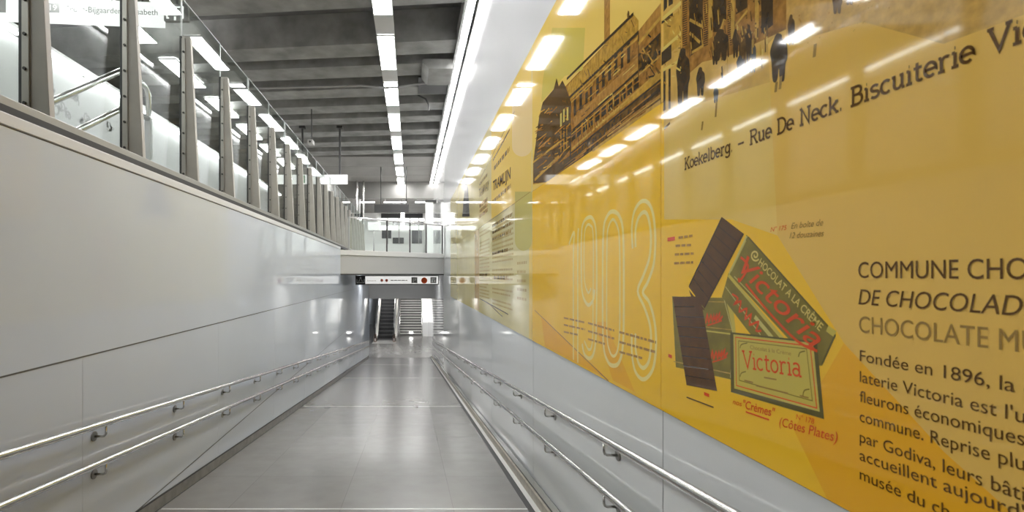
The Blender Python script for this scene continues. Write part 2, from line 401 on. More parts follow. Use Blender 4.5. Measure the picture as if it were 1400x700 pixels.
def WP(px, py):
    y = F*MF/(px - VX); return (y, (VY - py)/F*y)
def clean(me, axis, sign):
    # flat, evenly facing lettering
    bm = bmesh.new(); bm.from_mesh(me)
    bmesh.ops.remove_doubles(bm, verts=bm.verts, dist=2e-5); bmesh.ops.dissolve_degenerate(bm, edges=bm.edges, dist=1e-5)
    bm.normal_update()
    fl = [f for f in bm.faces if f.normal[axis]*sign < 0]
    if fl: bmesh.ops.reverse_faces(bm, faces=fl)
    for f in bm.faces: f.smooth = False
    bm.to_mesh(me); bm.free()
    if me.attributes.get('custom_normal'): me.attributes.remove(me.attributes['custom_normal'])
class Print:
    """flat print on the mural; each layer sits a fraction of a millimetre before the last"""
    n = 0
    def __init__(s): s.v = []; s.f = []; s.m = []; s.lay = 1; s.cnt = 0; s.flat = False
    def off(s, lay):
        if not s.flat: s.cnt += 1
        return MF - 4e-5*(s.lay if lay is None else lay) - 3e-6*s.cnt
    def polyw(s, pts, mi, lay=None):
        x = s.off(lay); n = len(s.v)
        s.v += [(x, p[0], p[1]) for p in pts]
        for t in tessellate_polygon([[Vector((p[0], p[1], 0)) for p in pts]]):
            a, b_, c = [pts[i] for i in t]
            cr = (b_[0]-a[0])*(c[1]-a[1]) - (b_[1]-a[1])*(c[0]-a[0])
            if abs(cr) < 1e-10: continue
            t = tuple(t) if cr < 0 else tuple(reversed(t))
            s.f.append(tuple(n+i for i in t)); s.m.append(mi)
    def poly(s, pts, mi, lay=None): s.polyw([WP(*p) for p in pts], mi, lay)
    def ribbonw(s, pts, wd, mi, lay=None, closed=False):
        P = [Vector(p) for p in pts]; N = len(P)
        x = s.off(lay); n = len(s.v); A = []; B = []
        for i in range(N):
            if closed: d0, d1 = P[i]-P[i-1], P[(i+1) % N]-P[i]
            else: d0, d1 = P[i]-P[max(i-1, 0)], P[min(i+1, N-1)]-P[i]
            if d0.length < 1e-9: d0 = d1
            if d1.length < 1e-9: d1 = d0
            t = (d0.normalized()+d1.normalized())
            if t.length < 1e-6: t = d1
            t.normalize(); nn = Vector((-t.y, t.x)); c = max(.4, abs(nn.dot(Vector((-d1.y, d1.x)).normalized())))
            A.append(P[i]+nn*wd/2/c); B.append(P[i]-nn*wd/2/c)
        s.v += [(x, p.x, p.y) for p in A] + [(x, p.x, p.y) for p in B]
        for i in range(N if closed else N-1):
            j = (i+1) % N; s.f.append((n+i, n+j, n+N+j, n+N+i)); s.m.append(mi)
    def ribbon(s, pts, wd, mi, lay=None, closed=False, smooth=0):
        if smooth: pts = spline(pts, smooth, closed)
        s.ribbonw([WP(*p) for p in pts], wd, mi, lay, closed)
    def build(s, name, label=None):
        me = bpy.data.meshes.new(name); me.from_pydata(s.v, [], s.f)
        used = sorted(set(s.m)); 
        for u in used: me.materials.append(PAL[u])
        me.polygons.foreach_set('material_index', [used.index(q) for q in s.m])
        clean(me, 0, -1)
        o = bpy.data.objects.new(name, me); COL.objects.link(o); o.parent = mur
        o.matrix_parent_inverse = Matrix.Translation(mur.location).inverted()
        if label: o['label'] = label
        return o
def spline(pts, n=6, closed=False):
    out = []; N = len(pts)
    for i in range(N if closed else N-1):
        p = [pts[(i+j-1) % N] if closed else pts[min(max(i+j-1, 0), N-1)] for j in range(4)]
        for k in range(n):
            t = k/n
            out.append(tuple(.5*((2*p[1][c]) + (-p[0][c]+p[2][c])*t + (2*p[0][c]-5*p[1][c]+4*p[2][c]-p[3][c])*t*t + (-p[0][c]+3*p[1][c]-3*p[2][c]+p[3][c])*t**3) for c in (0, 1)))
    if not closed: out.append(tuple(pts[-1]))
    return out

# glass panels of the mural, one mesh each
ye = [-2.83, -.15, 2.53, 5.21, 7.89, 10.57, 13.25, MY1]
for i in range(len(ye)-1):
    for z0, z1 in ((MZ0, MZ1), (MZ1, MZ2)):
        b = MB(); b.box(MF, R-.003, ye[i]+.002, ye[i+1]-.002, z0+.002, z1-.002)
        base = (YEL if z0 == MZ0 else SAND) if ye[i] < 5 else CREAM
        if ye[i] < 2.4 and z0 > 0: base = PALE
        b.build('panel', PAL[base], mur)
b = MB(); b.box(R-.0028, R-.0014, -2.83, MY1, MZ0-.003, MZ2+.003); b.build('joint', mat('mural_joint', (96, 80, 48), .5), mur)

# ---- background colour fields
P = Print()
P.lay = 1
P.poly([(907.5, 560), (907.5, 166), (1400, -172), (1700, -378), (1700, 980), (1163, 700)], PALE) if False else None
P.polyw([(2.525, MZ0+.003), (2.525, MZ1-.003), (-.14, MZ1-.003), (-.14, MZ0+.003)], YEL)
P.lay = 2
P.polyw([WP(908, 166), WP(1100, 42), WP(1063, 322), WP(1000, 300), WP(908, 300)], SAND2)
P.lay = 3
wedge = [WP(1063, 322), WP(1154, 469), WP(1291, 618), (.95, -.55), (.2, -.65), (-.14, -.65), (-.14, .845), (1.6, .845), WP(1050, 60)]
P.polyw(wedge, PALE)
P.lay = 4
P.polyw([WP(1085, 587), WP(1154, 469), WP(1291, 618), (.95, -.55), (.8, MZ0+.003), (1.52, MZ0+.003)], ORA)
P.poly([(740, 434), (832, 519), (868, 538), (745, 473)], ORA)
P.poly([(812, 440), (828, 440), (868, 536), (838, 520)], ORA)
P.ribbon([(731, 424), (832, 521)], .008, INKS, 5)
# upper sky fields
P.lay = 2
P.poly([(755, 38), (800, 38), (797, 96), (772, 104), (740, 140), (742, 110)], GRN, 3)
P.polyw([(7.85, .86), (7.85, 2.32), (5.24, 2.32), (5.24, .86)], SAND)
P.poly([(826, -60), (834, -60), (834, 60), (826, 66)], BRO, 3)
P.build('colour_field', 'flat pale and orange colour shapes of the print')

# ---- left newspaper area
P = Print(); P.lay = 3
def arch(x0, x1, ytop, ybot, mi, lay):
    pts = [(x0, ytop), (x1, ytop)]
    for i in range(11):
        t = math.pi*i/10; pts.append(((x0+x1)/2 + (x1-x0)/2*math.cos(t), ybot - 14 + 14*math.sin(t)))
    P.poly(pts, mi, lay)
arch(700, 727.5, 120, 214, BLU, 4)
P.build('poster_field', 'pale rounded shape at the far end of the mural'); P = Print()
arch(704, 727.5, 262, 343, OLIL, 5); P.build('poster_field', 'olive rounded shape at the far end of the mural'); P = Print()
P.polyw([(9.9, MZ0+.02), (9.25, MZ0+.02), (9.25, .84), (9.9, .84)], WOOD, 3)
P.build('poster_field', 'brown strip at the far end of the mural'); P = Print()
P.polyw([(5.35, MZ0+.01), (5.215, MZ0+.01), (5.215, .84), (5.35, .84)], SAND, 3)
P.build('poster_field'); P = Print()
P.poly([(632, 296), (642, 296), (640, 258), (637, 240), (634, 270)], STB, 4)
P.build('poster_field'); P = Print(); P.lay = 8; P.flat = True
def dashes(P, ya, yb, z0, z1, step, h, mi, fill=.93, ragged=.1, skip=0):
    z = z0
    while z > z1:
        y = ya; end = yb + random.random()*ragged*(ya-yb)
        if random.random() >= skip:
            while y > end:
                wl = random.uniform(.03, .11)*(h/.03)
                P.polyw([(y, z), (max(y-wl, end), z), (max(y-wl, end), z+h), (y, z+h)], mi); y -= wl + .022*(h/.03)
        z -= step
for ya, yb in ((9.2, 8.0), (7.75, 6.15)):
    dashes(P, ya, yb, .74, -.12, .062, .026, INKF, ragged=.05, skip=.08); dashes(P, ya, yb, -.16, -.44, .055, .024, INKF, ragged=.3, skip=.15)
dashes(P, 7.75, 6.25, .72, .5, .1, .04, INKS); dashes(P, 7.75, 6.4, .3, .2, .1, .045, INKS); dashes(P, 9.2, 8.2, -.02, -.1, .1, .045, INKS); dashes(P, 7.6, 6.5, -.06, -.1, .1, .05, INKS)
dashes(P, 5.95, 5.45, .12, -.3, .1, .03, INKF)
dashes(P, 7.75, 6.3, 1.08, 1.0, .09, .05, INKS); dashes(P, 9.2, 8.2, 1.6, 1.5, .12, .05, INKS); dashes(P, 7.6, 6.4, 1.55, 1.45, .12, .06, INKS)
dashes(P, 9.2, 8.2, 1.2, .95, .09, .06, BRO)
P.ribbonw([(9.2, 1.7), (6.1, 1.95)], .012, INK); P.ribbonw([(7.7, 1.72), (6.4, 1.82)], .03, INKS)
P.ribbonw([(9.2, -.42), (6.5, -.5)], .014, INK); P.ribbonw([(7.9, -.47), (6.9, -.56)], .012, INK); P.ribbonw([(9.2, .84), (5.3, .86)], .006, INKS)
o = P.build('poster_print', 'blurred lines of small print'); o['kind'] = 'stuff'

# ---- factory photograph
P = Print(); P.lay = 3
P.poly([(729, 252), (729, 222), (737, 160), (742, 140), (752, 128), (757, 122), (761, 107), (764, 118), (769, 110), (773, 118), (866, 19), (873, 28), (873, 42), (903.5, 4), (903.5, 141), (747, 249)], SEP)
P.lay = 4
P.poly([(729, 250), (729, 222), (737, 160), (742, 140), (752, 128), (757, 122), (761, 107), (764, 118), (769, 110), (773, 118), (781, 140), (779, 205), (760, 228), (742, 246)], SEPD)
P.poly([(747, 249), (903.5, 141), (903.5, 113), (862, 142), (850, 155), (815, 180), (790, 205), (766, 222), (745, 238), (730, 250)], SEPD)
P.poly([(775, 118), (866, 19), (873, 28), (873, 44), (780, 138)], GOLD)
P.poly([(785, 160), (873, 78), (903.5, 50), (903.5, 62), (873, 100), (785, 178)], BRO)
P.poly([(873, 42), (903.5, 4), (903.5, 24), (873, 60)], BRO)
P.poly([(873, 76), (903.5, 46), (903.5, 66), (873, 98)], SEPD)
P.poly([(779, 206), (903.5, 96), (903.5, 110), (862, 139), (812, 178), (780, 208)], GOLD)
P.lay = 5
for x, t, bt, wd in ((786,133,158,3.2),(794,124,150,3.6),(802,126,142,3.4),(808,118,138,2.5),(817,105,128,3.6),(825,96,119,3.8),(833.5,85,110,4),(842,75,101,4.2),(850.5,63,93,3.2),(859.5,57,86,4)):
    P.poly([(x-wd/2, t+1.5), (x+wd/2, t-1.5), (x+wd/2, bt-1.5), (x-wd/2, bt+1.5)], SEPB)
    P.ribbon([(x-wd/2-1.2, t-2), (x+wd/2+1.2, t-5)], .015, GOLD)
n = 11
for i in range(n):
    u = i/(n-1); x = 784 + 86*u**1.05; t = 178 - 73*u**1.05; h = 14 + 3*u; wd = 5.6 + 1.4*u
    P.poly([(x-wd/2, t+2.5), (x+wd/2, t-2.5), (x+wd/2, t+h*.42-2.5), (x-wd/2, t+h*.42+2.5)], SEPB)
    P.poly([(x-wd/2, t+h*.55+2.5), (x+wd/2, t+h*.55-2.5), (x+wd/2, t+h-2.5), (x-wd/2, t+h+2.5)], SEPB)
for x in (880, 888, 896):
    P.poly([(x-2.5, 100-(x-880)*.8), (x+2, 96-(x-880)*.8), (x+2, 82-(x-880)*.9), (x-2.5, 86-(x-880)*.9)], SEPB)
for a, c, wd, mi in (((775,108),(866,19),.02,SEPB),((778,134),(873,44),.02,SEPB),((781,140),(873,50),.012,SEPL),((783,178),(903,70),.016,SEPB),((781,184),(903,76),.01,SEPL),
      ((779,206),(903.5,96),.014,SEPL),((780,210),(903.5,109),.012,SEPB),((873,44),(873,110),.012,SEPD),((810,206),(903,139),.02,SEPL),((830,186),(903,132),.01,SEPL),
      ((729,222),(770,190),.02,SEPL),((731,246),(764,214),.03,GOLD),((780,172),(780,216),.03,SEPB),((873,60),(903,24),.02,SEPL),((873,76),(903,46),.014,SEPB)):
    P.ribbon([a, c], wd, mi)
for x, t, bt in ((767,178,208),(771,175,206),(775,172,202)):
    P.ribbon([(x, t), (x, bt)], .016, SEPL)
for x, t in ((767,156),(771,150),(776,148)): P.poly([(x-1.2, t), (x+1.2, t-2), (x+1.2, t+16), (x-1.2, t+18)], OLIL)
random.seed(3)
for i in range(26):
    x = random.uniform(732, 776); t = random.uniform(150, 225) ; 
    P.ribbon([(x, t), (x+random.uniform(2, 7), t-random.uniform(2, 7))], .012, random.choice([SEPL, BRO, SEP]))
random.seed(21)
def bil(q, u, v):
    a, b_, c, d = q
    return tuple((a[i]*(1-u)+b_[i]*u)*(1-v) + (d[i]*(1-u)+c[i]*u)*v for i in (0, 1))
def strokes(q, n, mis, wd, lu, lv):
    for _ in range(n):
        u, v = random.random(), random.random()
        P.ribbon([bil(q, u, v), bil(q, min(u+random.uniform(0, lu), 1), min(v+random.uniform(0, lv), 1))], random.uniform(.4, 1)*wd, random.choice(mis))
strokes([(730, 175), (775, 125), (779, 205), (731, 246)], 60, [SEPL, SEPB, SEP, BRO], .013, .3, .06)
strokes([(781, 140), (872, 50), (872, 96), (782, 178)], 40, [SEPL, SEPD, BRO, GOLDL], .009, .2, .02)
strokes([(781, 180), (873, 96), (873, 118), (782, 208)], 34, [SEPL, SEPD, GOLDL], .008, .02, .7)
strokes([(776, 112), (866, 22), (872, 42), (779, 134)], 24, [SEPL, BRO, SEPD], .006, .04, .8)
strokes([(760, 235), (903, 118), (903, 138), (750, 246)], 26, [BRO, SEPB, SEP], .012, .3, .0)
strokes([(875, 60), (903, 24), (903, 100), (875, 112)], 26, [SEPL, SEPB, SEPD, BRO], .01, .3, .3)
P.poly([(857.5, 20), (859, 14), (860.5, 16), (861, 23), (858, 26)], SEPD)
P.build('factory_photograph', 'brown photograph of a long factory building')

# ---- street photograph
P = Print(); P.lay = 3
P.polyw([WP(907.5, 172), WP(925, 160), WP(960, 140), WP(1060, 110), (1.05, 1.0), (-.1, 1.0), (-.1, 2.3), (2.52, 2.3)], STR)
P.lay = 4
P.poly([(930, -60), (1075, -60), (1075, 40), (1000, 75), (960, 85), (945, 98), (930, 112)], SEP)
P.polyw([WP(1075, 60), WP(1180, 30), WP(1290, 60), WP(1400, 20), (.8, 2.3), (1.75, 2.3), WP(1075, -60)], MOT)
P.poly([(907.5, 30), (918, 22), (931, 12), (931, 60), (907.5, 80)], SEPL)
P.poly([(931, -40), (932.5, -40), (932.5, 110), (931, 112)], SEPL)
P.lay = 5
for q in ([(907.5, -30), (912, -30), (912, 10), (907.5, 16)], [(914, -30), (920, -30), (920, 5), (914, 9)], [(904.5, 29), (920, 17), (920, 22), (904.5, 33)], [(904.5, 72), (918, 60), (918, 80), (904.5, 90)],
          [(941, -60), (961, -60), (961, 62), (943, 78)], [(975, -60), (993, -60), (993, 26), (980, 44), (975, 44)], [(1006, -60), (1022, -60), (1022, 10), (1006, 20)], [(1040, -60), (1057, -60), (1057, 34), (1041, 46)]):
    P.poly(q, SEPB)
for q in ([(907, 98), (910, 96), (910, 150), (907, 152)], [(914, 95), (917, 93), (917, 148), (914, 150)]): P.poly(q, SEPB)
for a, c, wd, mi in (((906,26),(931,4),.02,GOLDL),((906,68),(931,46),.016,GOLDL),((906,96),(931,82),.014,GOLDL),((946,72),(962,62),.012,SEPL),((943,27),(960,36),.012,SEPL),((943,45),(957,58),.012,SEPL),
      ((985,42),(990,26),.012,SEPL),((1003,38),(1022,14),.01,SEPL),((908,176),(916,168),.012,INK),((1004,30),(1004,60),.012,SEPB)):
    P.ribbon([a, c], wd, mi)
for xa in (936.5, 965, 998):
    for yy in range(-50, 62, 3):
        P.poly([(xa-3, yy+1.2), (xa+3, yy-1.2), (xa+3, yy+.2), (xa-3, yy+2.6)], SEPB)
for x in (971.5, 1035, 1002): P.poly([(x-2.6, -60), (x+2.6, -60), (x+2.6, 50), (x-2.6, 54)], SEPL)
# passers-by of the photograph, dark shapes
P.lay = 6
def figure(x, top, bot, wd, mi=SEPB, legs=True):
    h = bot-top
    P.poly(spline([(x-.12*wd, top), (x+.16*wd, top+.02*h), (x+.2*wd, top+.12*h), (x+.45*wd, top+.22*h), (x+.5*wd, top+.5*h), (x+.38*wd, top+.66*h), (x+.3*wd, bot), (x+.06*wd, bot-.02*h), (x, top+.74*h), (x-.1*wd, bot), (x-.34*wd, bot+.01*h), (x-.42*wd, top+.6*h), (x-.5*wd, top+.4*h), (x-.34*wd, top+.18*h)], 4, True), mi)
figure(934, 66, 144, 19); figure(958, 92, 130, 12); figure(986, 40, 82, 22); figure(978, 68, 88, 9)
figure(1006, 40, 78, 9); figure(1016, 36, 90, 11, SEPD); figure(1024, 34, 86, 9, SEPB); figure(1065, 46, 110, 24, SEPB); figure(1082, 20, 60, 10, SEPD)
figure(1030, 56, 98, 8, STB); figure(1012, 76, 100, 10, STB); figure(979, 118, 140, 7, STB)
figure(1145, -12, 18, 14, SEPD); figure(1162, -14, 6, 12, SEPD)
for x, y0, y1 in ((980, 139, 160), (961, 166, 178), (1068, 104, 122), (1062, 112, 126), (1115, 60, 78)): P.ribbon([(x, y0), (x-1.5, y1)], .012, INKS)
random.seed(33)
strokes([(908, 20), (931, 2), (931, 100), (908, 118)], 26, [BRO, SEPL, SEPD, GOLDL], .008, .3, .1)
strokes([(942, 0), (1040, 0), (1040, 44), (945, 92)], 70, [SEPL, SEPD, SEPB, BRO, GOLD], .007, .02, .3)
strokes([(985, 35), (1050, 30), (1048, 95), (985, 112)], 40, [SEPL, SEPB, SEPD, GOLDL], .008, .02, .3)
strokes([(1085, 0), (1240, 0), (1180, 40), (1100, 60)], 16, [BRO, SEPL], .006, .02, .1)
P.build('street_photograph', 'sepia photograph of a street with people in front of a building')

# ---- chocolate drawings
P = Print(); P.lay = 4
def quadgrid(P, q, n, mi, mil, lay, wd=.004):
    P.poly(q, mi, lay)
    A, B_, C, D = q
    for i in range(1, n):
        t = i/n; P.ribbon([(A[0]+(D[0]-A[0])*t, A[1]+(D[1]-A[1])*t), (B_[0]+(C[0]-B_[0])*t, B_[1]+(C[1]-B_[1])*t)], wd, mil, lay+1)
P.poly([(919, 405), (957, 407), (992, 407), (1003, 458), (1000, 519), (924, 502)], OLI)
P.poly([(992, 407), (1003, 425), (1006, 455), (1003, 458)], CARD)
P.lay = 5
P.ribbon([(955, 451), (1002, 457)], .006, CARD); P.ribbon([(955, 446), (1001, 451)], .003, SEPL); P.ribbon([(921, 494), (1000, 511)], .004, SEPL); P.ribbon([(958, 412), (992, 413)], .003, SEPL)
P.ribbon([(990, 409), (1002, 455)], .005, OLIL); P.ribbon([(1002, 459), (999, 517)], .006, OLIL)
for dx, dy, sc in ((965, 440, 1.0), (972, 490, 1.0)):
    P.ribbon([(dx+8+x*sc, dy+y*sc) for x, y in ((-8, 2), (-6, -10), (-4, 1), (-1, -9), (1, 0), (3, -9), (4, -3), (7, -10), (6, -1), (11, -12), (10, -2), (15, -8))], .008, RED, smooth=3)
    P.ribbon([(dx+8+x*sc, dy+y*sc) for x, y in ((-6, 5), (4, 2), (14, -2))], .006, RED, smooth=3)
# long box
P.poly([(1020.7, 321), (1143, 457), (1124, 500), (1112, 500), (996, 374)], OLI, 6)
P.poly([(996, 374), (1076, 468), (1030, 462), (987, 406)], SEPD, 6); P.poly([(996, 374), (1076, 468), (1030, 462), (987, 406)], OLI, 7)
P.ribbon([(996, 376), (1070, 463)], .014, CARD, 8); P.ribbon([(1021, 323), (997, 374)], .008, OLIL, 8); P.ribbon([(1023, 324), (1141, 456)], .006, CEDGE, 8); P.ribbon([(1020, 329), (1000, 371)], .003, CARD, 8)
P.ribbon([(1004, 378), (1078, 456)], .004, OLIL, 8); P.ribbon([(992, 392), (1040, 458)], .004, OLIL, 8); P.ribbon([(1131, 449), (1142, 457)], .02, CARD, 8); P.ribbon([(1142, 458), (1124, 498)], .006, CEDGE, 8)
P.ribbon([(1001+x, 402+y) for x, y in ((0, 0), (8, 6), (3, 14), (12, 10), (10, 24), (20, 20), (18, 34), (26, 28), (24, 42), (36, 38), (33, 50), (40, 50))], .008, RED, 9, smooth=3)
P.ribbon([(1032, 433), (1056, 462)], .016, OLIL, 8); 
# the two bars
quadgrid(P, [(987.2, 296.6), (1017.5, 320), (963.5, 422), (941.6, 392)], 8, CHO, CHL, 10)
P.ribbon([(987.2, 297.5), (942.5, 391)], .008, CHL, 12); P.ribbon([(1016, 319), (963.5, 420)], .006, CHL, 12)
quadgrid(P, [(919.8, 406), (957.5, 405), (980.6, 534.7), (938.8, 526.5)], 9, CHO, CHL, 10)
P.poly([(942, 396), (964, 424), (950, 421)], CHO, 11)
# label card
P.poly([(998.6, 454), (1117, 467), (1127, 573), (999.5, 536)], CEDGE, 12)
P.poly([(1003, 457), (1112, 469), (1121, 563), (1004, 531)], CARD, 13)
P.ribbon([(1006, 461), (1108, 473), (1117, 558), (1007, 527)], .004, RED, 14, True)
P.ribbon([(1010, 466), (1103, 477), (1111, 548), (1011, 520)], .003, OLI, 14, True)
for x0, y0, x1, y1 in ((1012, 469, 1022, 476), (1092, 480, 1101, 488), (1012, 508, 1020, 515), (1098, 532, 1107, 541)): P.ribbon(spline([(x0, y1), (x0+2, y0+2), (x1, y0)], 4), .004, OLI, 14)
P.build('chocolate_drawing', 'drawn chocolate bars and green packets')

# ---- lettering helpers
def text_mesh(body, shear=0, off=0, space=1.0):
    cu = bpy.data.curves.new('lettering', 'FONT'); cu.body = body; cu.shear = shear; cu.offset = off; cu.resolution_u = 4; cu.space_character = space
    o = bpy.data.objects.new('lettering', cu); COL.objects.link(o)
    dg = bpy.context.evaluated_depsgraph_get(); dg.update()
    me = bpy.data.meshes.new_from_object(o.evaluated_get(dg)); bpy.data.objects.remove(o); bpy.data.curves.remove(cu)
    return me
CAP = None
def wall_text(body, p0, p1, cap, mi, shear=0, off=0, lay=20, name='lettering', pure=False, space=1.0, frac=None, label=None):
    """lettering from photo point p0 (baseline start) to p1 (baseline end); cap = cap height in photo pixels at p0"""
    global CAP
    if CAP is None:
        m0 = text_mesh('H'); CAP = max(v.co.y for v in m0.vertices); bpy.data.meshes.remove(m0)
    me = text_mesh(body, shear, off, space)
    if not len(me.vertices): return
    a, c = Vector(WP(*p0)), Vector(WP(*p1)); d = c - a; ln = d.length; d.normalize(); nrm = Vector((d.y, -d.x))
    if nrm.y < 0: nrm = -nrm
    h = cap/F*a.x
    xs = [v.co.x for v in me.vertices]; x0, x1 = min(xs), max(xs)
    sx = ln/(x1-x0); sy = h/CAP
    for v in me.vertices:
        q = a + d*((v.co.x-x0)*sx) + nrm*(v.co.y*sy)
        v.co = (MF-4e-5*lay, q.x, q.y)
    clean(me, 0, -1)
    me.name = name; me.materials.clear(); me.materials.append(PAL[mi])
    me.polygons.foreach_set('material_index', [0]*len(me.polygons))
    o = bpy.data.objects.new(name, me); COL.objects.link(o); o.parent = mur
    o.matrix_parent_inverse = Matrix.Translation(mur.location).inverted()
    if label: o['label'] = label
    return o

# slab-serif strokes for the postcard caption and the card
def arc(cx, cy, rx, ry, a0, a1, n=10):
    return [(cx+rx*math.cos(math.radians(a0+(a1-a0)*i/n)), cy+ry*math.sin(math.radians(a0+(a1-a0)*i/n))) for i in range(n+1)]
def sf(x, y, w_=.14): return [(x-w_, y), (x+w_, y)]
G = {
 'K': (.86, [[(.16,0),(.16,1)], sf(.16,0), sf(.16,1), [(.68,1),(.18,.42)], [(.34,.58),(.72,0)], sf(.68,1), sf(.72,0)]),
 'R': (.84, [[(.16,0),(.16,1)], sf(.16,0), [(.02,1),(.45,1)]+arc(.45,.76,.24,.24,90,-90)+[(.16,.52)], [(.42,.52),(.72,0)], [(.64,0),(.86,0)]]),
 'D': (.84, [[(.16,0),(.16,1)], [(.02,1),(.36,1)]+arc(.36,.5,.4,.5,90,-90)+[(.02,0)]]),
 'N': (.9, [[(.16,0),(.16,1),(.72,0),(.72,1)], sf(.16,0), sf(.72,1), [(.02,1),(.2,1)]]),
 'B': (.8, [[(.16,0),(.16,1)], [(.02,1),(.42,1)]+arc(.42,.77,.22,.23,90,-90)+[(.16,.54)], [(.42,.54)]+arc(.44,.27,.26,.27,90,-90)+[(.02,0)]]),
 'V': (.84, [[(.08,1),(.42,0),(.76,1)], sf(.1,1,.12), sf(.74,1,.12)]),
 'o': (.64, [arc(.3,.33,.25,.33,0,360,16)]),
 'e': (.62, [[(.06,.34),(.54,.34)]+arc(.3,.33,.25,.33,0,310,14)]),
 'k': (.68, [[(.12,0),(.12,1)], [(.02,1),(.12,1)], sf(.12,0,.1), [(.54,.64),(.14,.26)], [(.26,.4),(.56,0)], sf(.54,.64,.1), sf(.58,0,.1)]),
 'l': (.36, [[(.18,0),(.18,1)], [(.06,1),(.18,1)], sf(.18,0,.13)]),
 'b': (.68, [[(.12,0),(.12,1)], [(.02,1),(.12,1)], arc(.34,.33,.24,.33,170,-180,16)]),
 'r': (.56, [[(.16,0),(.16,.64)], [(.04,.64),(.16,.64)], sf(.16,0,.14), arc(.36,.42,.2,.22,170,50,6)]),
 'g': (.66, [arc(.3,.35,.23,.3,0,360,16), [(.54,.64),(.54,-.12)]+arc(.3,-.12,.24,.18,0,-160,8), [(.5,.64),(.64,.64)]]),
 '.': (.3, [[(.1,.03),(.18,.03)], [(.1,.07),(.18,.07)]]),
 '-': (.9, [[(.1,.36),(.75,.36)]]),
 'u': (.72, [[(.02,.64),(.14,.64),(.14,.22)]+arc(.32,.2,.18,.2,180,350,8), [(.42,.64),(.54,.64),(.54,0)], [(.54,0),(.66,0)]]),
 'c': (.6, [arc(.32,.33,.26,.33,45,315,12)]),
 'i': (.34, [[(.17,0),(.17,.64)], [(.04,.64),(.17,.64)], sf(.17,0,.14), [(.15,.86),(.19,.86)]]),
 's': (.58, [arc(.29,.49,.2,.16,30,240,8)+arc(.29,.16,.22,.17,60,-150,8)]),
 't': (.5, [[(.2,.9),(.2,.16)]+arc(.34,.14,.14,.14,180,320,6), [(.04,.64),(.42,.64)]]),
 'a': (.64, [arc(.28,.5,.2,.16,150,0,6)+[(.48,.1),(.5,0),(.62,0)], arc(.27,.19,.21,.19,20,340,12)]),
 ' ': (.45, []),
}
def slab(P, body, p0, p1, cap, wd, mi, lay, seg=None, h=None):
    a, c = seg or (Vector(WP(*p0)), Vector(WP(*p1))); d = c-a; ln = d.length; d.normalize(); nrm = Vector((d.y, -d.x))
    if nrm.y < 0: nrm = -nrm
    tot = sum(G[ch][0] for ch in body); s = ln/tot; h = h or cap/F*a.x; x = 0
    for ch in body:
        wg, st = G[ch]
        for line in st: P.ribbonw([a + d*((x+u)*s) + nrm*(v*h) for u, v in line], wd, mi, lay)
        x += wg
P = Print()
CAPT = [('Koekelberg.', ''), ('-', ''), ('Rue De Neck.', ''), ('Biscuiterie', ''), ('Vic', '')]
_a, _c = Vector(WP(936, 232)), Vector(WP(1425, 46))
_tot = sum(G[ch][0] for ch in ' '.join(c[0] for c in CAPT)); _x = 0
for wd_, _ in CAPT:
    _w = sum(G[ch][0] for ch in wd_); P = Print()
    slab(P, wd_, None, None, 15, .0075, INK, 30, seg=(_a + (_c-_a)*_x/_tot, _a + (_c-_a)*(_x+_w)/_tot), h=15/F*_a.x)
    P.build('postcard_caption', 'brown slab serif word under the street photograph'); _x += _w + G[' '][0]
P = Print(); P.ribbon([(937, 243.5), (990, 228)], .007, INKS); P.build('postcard_imprint')
P = Print()
slab(P, 'Victoria', (1016, 502), (1097, 515), 22, .0065, RED, 30)
P.build('card_lettering', 'red lettering on the chocolate card')

# signature script on the long box
wall_text('Victoria', (1012, 372), (1114, 480), 27, RED, shear=.35, off=.004, lay=30, name='box_lettering', label='large red script lettering on the long packet')
P = Print(); P.ribbon([(1020, 388), (1050, 425), (1090, 466), (1118, 480)], .009, RED, 30, smooth=4); P.ribbon([(1013, 352), (1018, 356), (1023, 366), (1012, 384), (1010, 380)], .010, RED, 30, smooth=4); P.build('lettering_flourish')
wall_text('HOCOLAT A LA CRÈME', (1037, 361), (1121, 453), 10, GOLDL, off=.012, lay=30, name='box_title', label='cream capitals along the packet')
wall_text('Chocolat à la Crème', (1026, 477), (1082, 486), 5, INKS, lay=30, name='card_small_print')
for a_, c_ in (((1018, 520), (1030, 523)), ((1045, 516), (1062, 519)), ((1034, 527), (1078, 538)), ((1094, 541), (1106, 544))):
    P = Print(); P.ribbon([a_, c_], .005, INKS, 30); P.build('small_print')
wall_text('nos', (1002, 552), (1015, 556), 7, RED, shear=.3, lay=30, name='note_lettering')
wall_text('"Crèmes"', (1017, 558), (1061, 571), 11, RED, shear=.3, off=.01, lay=30, name='note_lettering')
wall_text('(Côtes Plates)', (1066, 582), (1146, 605), 12, RED, shear=.3, lay=30, name='note_lettering')
wall_text('N° 178', (1089, 573), (1114, 580), 7, RED, shear=.2, lay=30, name='note_lettering')
wall_text('N° 175', (1054, 317), (1076, 314), 6, RED, shear=.2, lay=30, name='note_lettering')
wall_text('En boîte de', (1082, 313), (1126, 308), 8, INKS, shear=.3, lay=30, name='note_lettering')
wall_text('12 douzaines', (1080, 326), (1127, 323), 8, INKS, shear=.3, lay=30, name='note_lettering')
P = Print(); P.ribbon([(1033+r_*math.cos(a_), 349+1.25*r_*math.sin(a_)) for r_, a_ in ((1+5.5*k/22, (.7+(22-k)*.42)) for k in range(23))], .006, GOLDL, 30); P.build('lettering_flourish')
P = Print(); P.ribbon([(1020, 563), (1052, 574)], .006, RED, 30); P.build('lettering_flourish')
P = Print()
